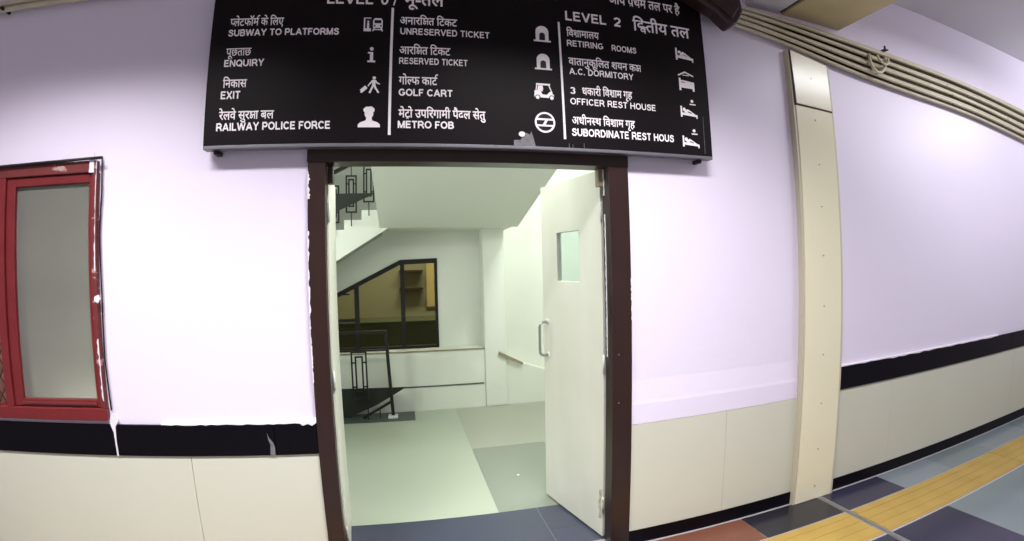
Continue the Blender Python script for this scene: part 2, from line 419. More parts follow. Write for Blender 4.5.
led = empty('ledge', (0, 0, 0)); structure(led, 'white ledge below the amber window with thin tan edge', 'ledge')
bm = B(); box(bm, -2.0, 0.90, 3.10, HY, 0, 0.668); box(bm, -2.0, 0.90, 3.108, HY, 0.668, 0.683); link('ledge_body', bm, 'h_wall', led)
bm = B(); box(bm, -2.0, 0.90, 3.092, 3.1075, 0.669, 0.684); link('ledge_cap', bm, 'h_trim', led)
bm = B(); box(bm, -2.0, 0.885, 3.094, 3.10, 0.268, 0.284); link('ledge_line', bm, 'h_line', led)
bm = B(); box(bm, 0.902, 1.15, 3.08, HY, 0, 3.9)
structure(link('pillar', bm, 'h_wall', bevel=0.01), 'white square pillar in the corner of the stair hall', 'pillar')
low = empty('parapet', (0, 0, 0)); structure(low, 'low white sloping wall with tan top beside the white pillar', 'low wall')
bm = B(); prism(bm, [(1.152, 0), (2.4, 0), (2.4, 0.10), (1.34, 0.475), (1.152, 0.56)], 3.10, HY); link('parapet_body', bm, 'h_wall', low)
bm = B(); prism(bm, [(1.055, 0.592), (1.33, 0.462), (1.345, 0.488), (1.06, 0.635)], 3.06, 3.0795); link('parapet_cap', bm, 'h_trim', low)

# flight of steps, rising from the left towards the landing slab
SY = 2.6
slope = lambda x: 2.009 + (x + 0.128) * 0.615
RUN, RISE = 0.1735, 0.0960
pts = [(-0.128, 2.009), (-0.215, 2.191 + RISE)]
x, z = -0.215, 2.191
pts = [(-0.128, 2.009), (-0.128, 2.191 + 0.02), (-0.215, 2.191)]
steps = []
for k in range(8):
    steps.append((x - RUN, x, z))
    pts += [(x - RUN, z), (x - RUN, z - RISE)]
    x -= RUN; z -= RISE
pts.append((x, slope(x)))
stair = empty('staircase', (0, 0, 0)); structure(stair, 'white stair flight rising towards the landing, seen at top of doorway', 'stairs')
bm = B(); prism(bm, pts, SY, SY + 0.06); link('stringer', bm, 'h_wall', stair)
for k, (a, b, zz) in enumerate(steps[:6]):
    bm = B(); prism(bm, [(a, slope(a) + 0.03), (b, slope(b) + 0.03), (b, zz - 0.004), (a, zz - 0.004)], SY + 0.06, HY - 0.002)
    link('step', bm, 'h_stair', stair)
bm = B(); prism(bm, [(-2.0, 1.15), (-0.19, 2.2), (-0.19, 3.9), (-2.0, 3.9)], HY - 0.012, HY - 0.001); link('stair_wall_shade', bm, 'h_stair', stair)  # sheet over the back wall, the shade up there put into its grey
bm = B(); prism_yz(bm, [(SY, 2.009), (1.0, 2.409), (1.0, 2.56), (SY - 0.0, 2.19)], -0.213, 1.20)
bm2 = bm; box(bm2, -0.125, 1.20, SY, HY, 2.03, 2.19)
structure(link('slab', bm2, 'h_wall'), 'pale sloping landing slab above the stair hall', 'slab')

# hall window: dark frame with a sloping head and amber panes, a room behind it
w2 = empty('window_2', (0, 0, 0)); structure(w2, 'dark framed window with sloping top and amber glass in the stair hall', 'window')
bm = B()
y0, y1 = HY - 0.012, HY + 0.06
prism(bm, [(-0.95, wl(-0.95) - 0.055), (-0.017, 1.647), (0.403, 1.66), (0.403, 1.715), (-0.017, 1.702), (-0.95, wl(-0.95))], y0, y1)
box(bm, -0.95, 0.403, y0, y1, 0.681, 0.715); box(bm, 0.372, 0.403, y0, y1, 0.715, 1.66)
link('window_frame', bm, 'wframe', w2)
for a, b, t in ((-0.02, 0.028, 1.66), (-0.545, -0.495, 1.42)):
    bm = B(); box(bm, a, b, y0 + 0.004, y1, 0.715, t); link('mullion', bm, 'wframe', w2)
bm = B(); box(bm, -0.95, -0.545, y0 + 0.008, y1, 1.012, 1.045); link('transom', bm, 'wframe', w2)
bm = B(); box(bm, -0.95, -0.60, y0 + 0.02, y1, 1.318, 1.335); link('transom', bm, 'wframe', w2)
for a, b, ta, tb in ((-0.95, -0.545, wl(-0.95) - .05, wl(-0.545) - .05), (-0.495, -0.02, wl(-0.495) - .05, 1.648), (0.028, 0.372, 1.648, 1.658)):
    bm = B(); prism(bm, [(a, 0.715), (b, 0.715), (b, tb), (a, ta)], HY + 0.02, HY + 0.026); link('pane', bm, 'amber', w2)
# what is seen through it
bm = B(); box(bm, -2.4, 2.4, 6.2, 6.3, 0, 3.0); box(bm, -2.5, -2.4, 3.4, 6.3, 0, 3.0); box(bm, 2.4, 2.5, 3.4, 6.3, 0, 3.0); box(bm, -2.5, 2.5, 3.4, 6.3, 3.0, 3.1); box(bm, -2.5, 2.5, 3.4, 6.3, -0.1, 0.0)
structure(link('room_back', bm, 'room'), 'ochre room seen through the amber window', 'room')
bm = B(); box(bm, -1.2, 1.9, 4.3, 4.9, 0.0, 0.86); box(bm, -1.22, 1.92, 4.28, 4.92, 0.86, 0.90)
tag(link('counter', bm, 'room_dark', bevel=0.006), 'dark counter seen low behind the amber window', 'counter')
bm = B(); box(bm, 0.42, 0.98, 6.15, 6.198, 0.95, 2.3, 0)
box(bm, 0.40, 0.42, 6.14, 6.198, 0.93, 2.32, 1); box(bm, 0.98, 1.0, 6.14, 6.198, 0.93, 2.32, 1); box(bm, 0.42, 0.98, 6.14, 6.198, 0.93, 0.95, 1)
tag(link('wall_board', bm, ['room_pale', 'h_trim']), 'pale yellow board behind the right pane of the amber window', 'board')
sh = empty('wall_shelf', (0.1, 5.9, 0)); tag(sh, 'narrow dark wall shelves behind the amber window', 'shelf')
for zz in (1.25, 1.55):
    bm = B(); box(bm, -0.15, 0.25, 0.0, 0.295, zz, zz + 0.03); link('shelf_board', bm, 'seam', sh)


# railings
def motif(bm, x0, x1, z0, z1, y, w=0.017):
    """two nested upright rectangles of square bar, joined by short ties"""
    def rect(a, b, c, d):
        bar(bm, (a, c), (a, d), w, y, y + w); bar(bm, (b, c), (b, d), w, y, y + w)
        bar(bm, (a - w / 2, c), (b + w / 2, c), w, y, y + w); bar(bm, (a - w / 2, d), (b + w / 2, d), w, y, y + w)
    rect(x0, x1, z0, z1)
    dx = (x1 - x0) * 0.27; dz = (z1 - z0) * 0.1
    rect(x0 + dx, x1 - dx, z0 + dz * 1.6, z1 - dz)
    for zz in (z0 + (z1 - z0) * 0.27, z0 + (z1 - z0) * 0.78):
        bar(bm, (x0, zz), (x0 + dx, zz), w * 0.8, y, y + w); bar(bm, (x1 - dx, zz), (x1, zz), w * 0.8, y, y + w)


RY = 2.9
rl = empty('stair_railing', (0, 0, 0))
tag(rl, 'black metal railing with newel post standing at the stair foot', 'railing')
bm = B(); bar(bm, (-0.192, 0.945), (-0.150, 0.03), 0.035, RY - 0.018, RY + 0.018); link('newel_post', bm, 'rail', rl, bevel=0.003)
bm = B(); box(bm, -0.205, -0.10, RY - 0.05, RY + 0.05, 0.0, 0.03); link('post_base', bm, 'white_metal', rl, bevel=0.008)
bm = B(); box(bm, -1.5, -0.175, RY - 0.02, RY + 0.02, 0.925, 0.955); link('top_rail', bm, 'rail', rl, bevel=0.004)
bm = B(); box(bm, -1.5, -0.175, RY - 0.012, RY + 0.012, 0.735, 0.757); link('lower_rail', bm, 'rail', rl, bevel=0.003)
bm = B(); motif(bm, -0.560, -0.408, 0.225, 0.735, RY - 0.03); link('rail_motif', bm, 'rail', rl)
bm = B(); prism(bm, [(-1.3, 0.345), (0.0, 0.322), (-0.17, 0.225), (-0.33, 0.138), (-0.62, -0.0 + 0.02), (-1.3, 0.02)], RY + 0.03, RY + 0.045); link('side_panel', bm, 'panel', rl)
bm = B(); bar(bm, (-0.47, 0.015), (-0.155, 0.185), 0.026, RY - 0.01, RY + 0.01); link('bottom_rail', bm, 'rail', rl)
for xx, zt in ((-0.415, 0.225), (-0.29, 0.10)):
    bm = B(); tube(bm, [(xx, RY, 0.0), (xx, RY, zt)], 0.006, 8); link('baluster', bm, 'rail', rl)

ru = empty('stair_railing', (0, 0, 0))
tag(ru, 'black metal railing on the upper flight, under the doorway lintel', 'railing')
y = SY - 0.03
for k, (xc, zt) in enumerate(((-0.314, 2.632), (-0.487, 2.530), (-0.660, 2.430), (-0.833, 2.33))):
    bm = B(); motif(bm, xc - 0.048, xc + 0.048, zt - 0.36, zt, y, 0.015); link('rail_motif', bm, 'rail', ru)
    bm = B(); tube(bm, [(xc, y + 0.005, zt - 0.50), (xc, y + 0.005, zt - 0.355)], 0.006, 8); link('baluster', bm, 'rail', ru)
    bm = B(); tube(bm, [(xc, y + 0.005, zt), (xc, y + 0.005, zt + 0.1)], 0.005, 8); link('baluster', bm, 'rail', ru)
bm = B(); prism(bm, [(-1.3, 2.35), (-0.235, 2.355), (-0.36, 2.302), (-0.75, 2.120), (-1.3, 1.86)], y - 0.012, y - 0.002); link('side_panel', bm, 'panel', ru)
bm = B(); bar(bm, (-1.2, 2.29), (0.1, 2.95), 0.035, y - 0.02, y + 0.02); link('handrail', bm, 'rail', ru)

bm = B(); prism(bm, [(0, 0), (0.012, 0.0), (0.016, 0.003), (0.002, 0.004)], 0, 0.014)
tag(link('paper_scrap', bm, 'paper', loc=(0.80, 1.14, 0.0)), 'tiny white paper scrap lying on the grey hall floor tile', 'litter')

# ------------------------------------------------------------------ door_1: brown frame, two leaves
d1 = empty('door_1', (0.36, 0.0, 0.0)); structure(d1, 'dark brown double door frame with off white leaves swung open', 'door')
def ch(o): o.location.x -= 0.36; return o
FY = -0.02
fr = empty('door_frame', (0, 0, 0), parent=d1); fr.location = (-0.36, 0, 0)
def jamb(a, b, s):
    bm = B(); prism_j = [(a, FY), (b, FY), (b, 0.02), (b - s * 0.0, 0.02), (b, 0.10), (a, 0.10)]
    v0 = [bm.verts.new((x, yy, 0.0)) for x, yy in ((a, FY), (b, FY), (b, 0.035), (b - s * 0.012, 0.035), (b - s * 0.012, 0.098), (a, 0.098))]
    v1 = [bm.verts.new((v.co.x, v.co.y, 2.19)) for v in v0]
    bm.faces.new(v0); bm.faces.new(v1[::-1])
    for i in range(6): bm.faces.new((v0[i], v1[i], v1[(i + 1) % 6], v0[(i + 1) % 6]))
    return link('jamb', bm, 'brown', fr, bevel=0.003)
jamb(JL, IL, 1); jamb(JR, IR, -1)
bm = B(); box(bm, JL - 0.004, JR + 0.002, FY - 0.004, 0.098, 2.103, 2.192); link('lintel', bm, 'brown', fr, bevel=0.004)
for a, b in ((IL + 0.001, IL + 0.026), (IR - 0.028, IR - 0.001)):
    bm = B(); box(bm, a, b, 0.05, 0.096, 2.012, 2.102); link('corner_block', bm, 'tan' if a > 0 else 'brown', fr, bevel=0.002)
# white wall paint smeared over the outer edges of the frame
bm = B()
blob_strip(bm, JL - 0.001, JL + 0.014, 1.93, 2.06, FY - 0.0012, FY + 0.004, 'z', 14, 0.8)
blob_strip(bm, JL - 0.001, JL + 0.008, 1.40, 1.78, FY - 0.0012, FY + 0.004, 'z', 26, 0.95)
blob_strip(bm, JL - 0.001, JL + 0.005, 1.05, 1.40, FY - 0.0012, FY + 0.004, 'z', 36, 0.9)
link('paint_smear_and_edge', bm, 'paint_white', fr)
bm = B()
blob_strip(bm, JR + 0.001, JR - 0.005, 1.25, 1.52, FY - 0.0012, FY + 0.004, 'z', 30, 0.9)
link('paint_smear_and_edge', bm, 'paint_white', fr)
bm = B(); blob_strip(bm, IR + 0.000, IR - 0.007, 1.96, 2.10, 0.040, 0.046, 'z', 14, 0.5); link('paint_smear_and_edge', bm, 'paint_white', fr)  # added strips: this and the next stand for the white leaf edge
bm = B(); blob_strip(bm, IR + 0.000, IR - 0.006, 1.10, 1.86, 0.040, 0.046, 'z', 60, 0.6); link('paint_smear_and_edge', bm, 'paint_white', fr)
for zz in (1.12, 0.86):
    bm = B(); tube(bm, [(IR + 0.035, FY - 0.0015, zz), (IR + 0.035, FY, zz)], 0.004, 8); link('screw', bm, 'steel', fr)

L = 0.668
def leaf(hx, hy, ang, side, window):
    """leaf hinged at (hx, hy); side = +1 when the seen face is local +y"""
    le = empty('door_leaf', (hx - 0.36, hy, 0), ang, d1)
    a, b = (-0.035, 0.0) if side > 0 else (0.0, 0.035)
    holes = [(0.225, 0.475, 1.497, 1.797)] if window else []
    link('leaf_panel', holed(B(), 0, L, 0.012, 2.112, a, b, holes), 'leaf', le, bevel=0.003)
    if window:
        bm = B(); box(bm, 0.225, 0.475, (a + b) / 2 - 0.002, (a + b) / 2 + 0.002, 1.497, 1.797); link('vision_pane', bm, 'glass', le)
    f = b if side > 0 else a
    # D pull handle near the free edge
    if window:
        h = 0.060 * side; zs = (1.010, 1.228); xx = 0.612
        path = [(xx, f, zs[0])]
        for t in range(9):
            q = t / 8 * math.pi / 2; r = 0.028
            path.append((xx, f + h - side * r + side * r * math.sin(q), zs[0] + r - r * math.cos(q)))
        for t in range(9):
            q = t / 8 * math.pi / 2; r = 0.028
            path.append((xx, f + h - side * r + side * r * math.cos(q), zs[1] - r + r * math.sin(q)))
        path.append((xx, f, zs[1]))
        hd = link('handle', tube(B(), path, 0.009, 10), 'steel', le, smooth=True)
        for zz in zs:
            bm = B(); tube(bm, [(xx, f, zz), (xx, f + side * 0.006, zz)], 0.018, 14); link('rose', bm, 'white_metal', hd)
    # splintered patch at the low hinge
    bm = B(); prism(bm, [(0.004, 0.13), (0.035, 0.12), (0.03, 0.17), (0.045, 0.21), (0.03, 0.26), (0.034, 0.30), (0.006, 0.31), (0.02, 0.22)], *((f - 0.001, f + 0.002) if side > 0 else (f - 0.002, f + 0.001)))
    link('splintered_patch', bm, 'rot', le)
    for zz in (0.22, 1.05, 1.88):
        bm = B(); tube(bm, [(-0.004, f, zz - 0.05), (-0.004, f, zz + 0.05)], 0.007, 10); link('hinge', bm, 'white_metal' if zz > 0.5 else 'rot', le, smooth=True)
    return le
leaf(1.060, 0.108, math.atan2(0.648, -0.145), 1, True)
leaf(-0.354, 0.108, math.atan2(0.655, -0.052), -1, False)

# ------------------------------------------------------------------ window_1: red framed window on the left
w1 = empty('window_1', (-1.49, 0, 0)); structure(w1, 'red framed window with frosted glass and wire grille, left of the doorway', 'window')
def wp(name, bm, m, parent=None, bevel=0.0):
    o = link(name, bm, m, parent or w1, bevel=bevel)
    if parent is None: o.location.x = 1.49
    return o
bm = B(); box(bm, -2.62, -1.487, -0.03, 0.03, 2.092, 2.150); wp('head_rail', bm, 'redtop', bevel=0.004)
bm = B(); box(bm, -2.62, -1.478, -0.03, 0.03, 0.900, 0.962); wp('sill_rail', bm, 'red', bevel=0.004)
bm = B(); box(bm, -1.505, -1.480, -0.03, 0.03, 0.962, 2.092); wp('side_rail', bm, 'redtop', bevel=0.003)
bm = B(); box(bm, -2.068, -2.022, -0.03, 0.03, 0.962, 2.092); wp('mullion', bm, 'red', bevel=0.003)
bm = B()
box(bm, -2.020, -1.966, -0.018, 0.022, 0.964, 2.090); box(bm, -1.530, -1.507, -0.018, 0.022, 0.964, 2.090)
box(bm, -1.968, -1.530, -0.018, 0.022, 2.045, 2.090); box(bm, -1.968, -1.530, -0.018, 0.022, 0.964, 1.003)
wp('sash', bm, 'red', bevel=0.004)
bm = B(); box(bm, -1.968, -1.530, -0.024, -0.0182, 0.976, 0.990); wp('sash_bar', bm, 'redtop', bevel=0.002)
bm = B(); box(bm, -1.968, -1.530, 0.000, 0.006, 1.003, 2.045); wp('pane', bm, 'frosted')
bm = B()
for k in range(-22, 14):
    for s in (1, -1):
        # diamond wires clipped to the opening
        pts2 = []
        for zz in (0.962, 2.092):
            pts2.append((-2.35 + k * 0.06 + s * (zz - 1.5) * 0.62, zz))
        (xa, za), (xb, zb) = pts2
        lo, hi = 0.0, 1.0
        dx = xb - xa
        for lim, sg in ((-2.60, 1), (-2.07, -1)):
            t = (lim - xa) / dx
            if (dx > 0) == (sg > 0): lo = max(lo, t)
            else: hi = min(hi, t)
        if hi - lo > 0.01:
            p = (xa + dx * lo, za + (zb - za) * lo); q = (xa + dx * hi, za + (zb - za) * hi)
            bar(bm, p, q, 0.005, -0.006 + 0.002 * s, -0.002 + 0.002 * s)
wp('wire_grille', bm, 'mesh')
bm = B(); box(bm, -2.60, -2.07, 0.03, 0.04, 0.962, 2.092); wp('back_board', bm, 'board')
bm = B(); blob_strip(bm, -1.484, -1.494, 1.0, 1.30, -0.0315, -0.029, 'z', 18, 0.95); blob_strip(bm, -1.484, -1.491, 1.62, 2.15, -0.0315, -0.029, 'z', 26, 0.95)
prism(bm, [(-1.492, 1.50), (-1.47, 1.51), (-1.462, 1.49), (-1.475, 1.47), (-1.495, 1.48)], -0.033, -0.028)
prism(bm, [(-1.525, 2.09), (-1.497, 2.09), (-1.50, 2.185), (-1.52, 2.18)], -0.033, -0.028)
wp('paint_smear_and_edge', bm, 'paint_white')
bm = B(); box(bm, -2.7, -1.45, 1.2, 1.22, 0.2, 2.4); box(bm, -2.7, -2.68, 0.1, 1.2, 0.2, 2.4); box(bm, -1.47, -1.45, 0.1, 1.2, 0.2, 2.4); box(bm, -2.7, -1.45, 0.1, 1.2, 2.38, 2.4); box(bm, -2.7, -1.45, 0.1, 1.2, 0.2, 0.22)
structure(link('room_dim', bm, 'h_stair'), 'dim grey room behind the frosted window', 'room')
bm = B(); tube(bm, [(-3.4, -0.045, 2.142), (-2.6, -0.043, 2.144), (-2.08, -0.04, 2.149), (-1.7, -0.04, 2.153), (-1.452, -0.04, 2.158)], 0.0075, 8)
tag(link('cable', bm, 'black', smooth=True), 'thin black cable along the top of the red window frame', 'cable')
bm = B(); tube(bm, [(-1.468, -0.012, 2.17), (-1.462, -0.012, 2.0), (-1.470, -0.012, 1.8), (-1.463, -0.012, 1.5), (-1.468, -0.012, 1.2), (-1.460, -0.012, 0.95)], 0.004, 8)
tag(link('cable', bm, 'black', smooth=True), 'thin black cable hanging down the right side of red window', 'cable')

# ------------------------------------------------------------------ conduits
def interp(tab, x):
    for (a, za), (b, zb) in zip(tab[:-1], tab[1:]):
        if x <= b: 
            t = (x - a) / (b - a); return za + (zb - za) * t
    return tab[-1][1]
BOT = [(1.5, 3.085), (1.918, 3.052), (2.386, 2.985), (3.0, 2.893), (3.7, 2.850), (4.391, 2.828), (5.0, 2.785), (5.661, 2.728), (9.0, 2.45)]
TOP = [(1.5, 3.19), (2.021, 3.172), (3.335, 3.118), (4.467, 3.087), (5.758, 3.025), (9.0, 2.84)]
NP = 9
ORD = ['lowest', 'second lowest', 'third lowest', 'fourth lowest', 'middle', 'fourth highest', 'third highest', 'second highest', 'topmost']
def smooth_at(tab, x): return sum(interp(tab, max(1.5, min(9.0, x + d))) for d in (-0.3, -0.15, 0, 0.15, 0.3)) / 5
for i in range(NP):
    t = i / (NP - 1); y = -0.034 if i % 2 == 0 else -0.063
    pts3 = []
    for k in range(46):
        xx = 1.80 + k * 0.16
        wob = 0.002 * math.sin(xx * 2.1 + i * 1.7) if 0 < i < NP - 1 else 0
        pts3.append((xx, y - 0.002 * math.sin(xx * 1.3 + i), smooth_at(BOT, xx) * (1 - t) + smooth_at(TOP, xx) * t + wob))
    o = link('conduit_pipe', tube(B(), pts3, 0.0130, 10), 'conduit', smooth=True)
    tag(o, f'{ORD[i]} cream conduit pipe of the bundle along the upper wall', 'pipe', 'conduit pipes along the upper wall')
bm = B()
n = 40; up = []; dn = []
for k in range(n + 1):
    xx = 1.82 + k * (8.95 - 1.82) / n
    up.append((xx, smooth_at(TOP, xx) + 0.004)); dn.append((xx, smooth_at(BOT, xx) + 0.012))
for k in range(n):
    prism(bm, [dn[k], dn[k + 1], up[k + 1], up[k]], -0.012, -0.002)
tag(link('gap_shade_sheet', bm, 'grimy_shade'), 'grimy dark sheet added behind the cream conduit pipes for their shaded gaps', 'shade sheet')  # added sheet: shade between the pipes is put into its dark colour
for i, (zz, w) in enumerate(((3.035, 'upper'), (3.000, 'lower'))):
    o = link('conduit_pipe', tube(B(), [(-4.2 + k * 0.3, -0.04, zz - (2.0 - 0.3 * k) * 0.012) for k in range(11)], 0.0142, 10), 'conduit', smooth=True)
    tag(o, f'{w} of two cream pipes high above the red window', 'pipe', 'pipes above the red window')
bm = B(); tube(bm, [(-2.155, -0.07, 3.0), (-2.155, -0.0, 3.0)], 0.010, 8)
tag(link('pipe_clip', bm, 'black'), 'dark clip under the pipes above the red window', 'clip')

lp = []
for k in range(25):
    a = math.pi * k / 24
    lp.append((3.235 - 0.095 * math.cos(a) - 0.03 * math.sin(a), -0.088 - 0.012 * math.sin(a), 3.04 - 0.135 * math.sin(a) + 0.01 * k / 24))
tag(link('cable_loop', tube(B(), lp, 0.012, 10), 'conduit', smooth=True), 'short loop of cream cable hanging over the conduit pipes', 'cable')
lp = []
for k in range(21):
    a = math.pi * k / 20
    lp.append((3.26 - 0.062 * math.cos(a), -0.116 - 0.01 * math.sin(a), 3.035 - 0.062 * math.sin(a)))
tag(link('cable_loop', tube(B(), lp, 0.009, 10), 'conduit', smooth=True), 'smaller inner loop of cream cable on the conduit pipes', 'cable')
bm = B(); tube(bm, [(3.385, -0.06, 3.13), (3.385, -0.06, 3.165)], 0.008, 8); box(bm, 3.365, 3.405, -0.075, -0.002, 3.128, 3.136)
tag(link('pipe_bracket', bm, 'black'), 'small black bracket on top of the conduit bundle', 'bracket')

# dark angular box at the top corner of the sign, where the pipes end
bx = empty('junction_box', (1.786, -0.135, 3.094)); tag(bx, 'dark maroon angular box at the sign corner where pipes end', 'box')
bm = B(); prism(bm, [(-0.30, 0.02), (-0.07, -0.08), (0.03, -0.155), (0.075, -0.13), (0.125, -0.045), (0.10, 0.20), (-0.30, 0.22)], -0.045, 0.052); link('box_body', bm, 'darkbox', bx, bevel=0.012)
bm = B(); prism(bm, [(-0.25, 0.05), (-0.06, -0.045), (0.03, -0.11), (0.09, -0.03), (0.07, 0.16), (-0.25, 0.18)], -0.055, -0.044); link('box_cover', bm, 'darkbox', bx, bevel=0.004)
bm = B(); tube(bm, [(1.685, -0.006, 3.03), (1.683, -0.008, 2.985), (1.672, -0.007, 2.955), (1.66, -0.006, 2.945)], 0.004, 8)
tag(link('cable', bm, 'black', smooth=True), 'short black wire end by the top right sign edge', 'cable')

# ------------------------------------------------------------------ the directory sign
SX0, SX1, SZ0, SZ1, SYF = -0.912, 1.667, 2.173, 3.14, -0.08
sg = empty('directory_sign', ((SX0 + SX1) / 2, 0, SZ0)); tag(sg, 'wide black directory sign with white bilingual lettering above the doorway', 'sign')
def sp(name, bm, m, bevel=0.0, recalc=True):
    o = link(name, bm, m, sg, bevel=bevel, recalc=recalc)
    o.location = (-(SX0 + SX1) / 2, 0, -SZ0)
    return o
bm = B(); box(bm, SX0, SX1, SYF, -0.03, SZ0 + 0.004, SZ1); sp('sign_panel', bm, 'sign')
bm = B(); box(bm, SX0 - 0.002, SX1 + 0.002, SYF - 0.002, -0.028, SZ0 - 0.012, SZ0 + 0.004); sp('bottom_edge', bm, 'lip', bevel=0.002)
for a, b in ((SX0 - 0.003, SX0), (SX1, SX1 + 0.003)):
    bm = B(); box(bm, a, b, SYF - 0.001, -0.029, SZ0 - 0.012, SZ1); sp('side_edge', bm, 'sign')
for xx in (-0.86, 1.60):
    bm = B(); box(bm, xx - 0.012, xx + 0.012, -0.055, -0.001, SZ0 - 0.030, SZ0 - 0.012); tube(bm, [(xx, -0.062, SZ0 - 0.022), (xx, -0.05, SZ0 - 0.022)], 0.009, 10)
    sp('mount_bracket', bm, 'black')

# glyph outlines of the built-in typeface, laid by hand so that the Hindi conjuncts join as they should
_cache = {}
def glyph(c, bold):
    key = (c, bold)
    if key in _cache: return _cache[key]
    def mesh_of(s, off):
        cu = bpy.data.curves.new('tmp', 'FONT'); cu.body = s; cu.size = 1.0; cu.offset = off; cu.resolution_u = 3
        o = bpy.data.objects.new('tmp', cu); COL.objects.link(o); bpy.context.view_layer.update()
        dg = bpy.context.evaluated_depsgraph_get()
        me = o.evaluated_get(dg).to_mesh()
        vs = [v.co.copy() for v in me.vertices]; fs = [list(p.vertices) for p in me.polygons]
        o.evaluated_get(dg).to_mesh_clear(); bpy.data.objects.remove(o); bpy.data.curves.remove(cu)
        return vs, fs
    vs, fs = mesh_of(c, bold)
    v1, _ = mesh_of(c + 'MM', 0.0); v2, _ = mesh_of('MM', 0.0)
    adv = max(v.x for v in v1) - max(v.x for v in v2)
    _cache[key] = (vs, fs, adv)
    return _cache[key]


def cut(vs, fs, x):
    b = bmesh.new(); bv = [b.verts.new(v) for v in vs]
    for f in fs:
        try: b.faces.new([bv[i] for i in f])
        except ValueError: pass
    bmesh.ops.bisect_plane(b, geom=b.verts[:] + b.edges[:] + b.faces[:], plane_co=(x, 0, 0), plane_no=(1, 0, 0), clear_outer=True)
    b.verts.index_update()
    r = ([v.co.copy() for v in b.verts], [[v.index for v in f.verts] for f in b.faces]); b.free()
    return r


def arc(cx, cy, rx, ry, a0, a1, n=10):
    return [(cx + rx * math.cos(math.radians(a0 + (a1 - a0) * k / n)), cy + ry * math.sin(math.radians(a0 + (a1 - a0) * k / n))) for k in range(n + 1)]


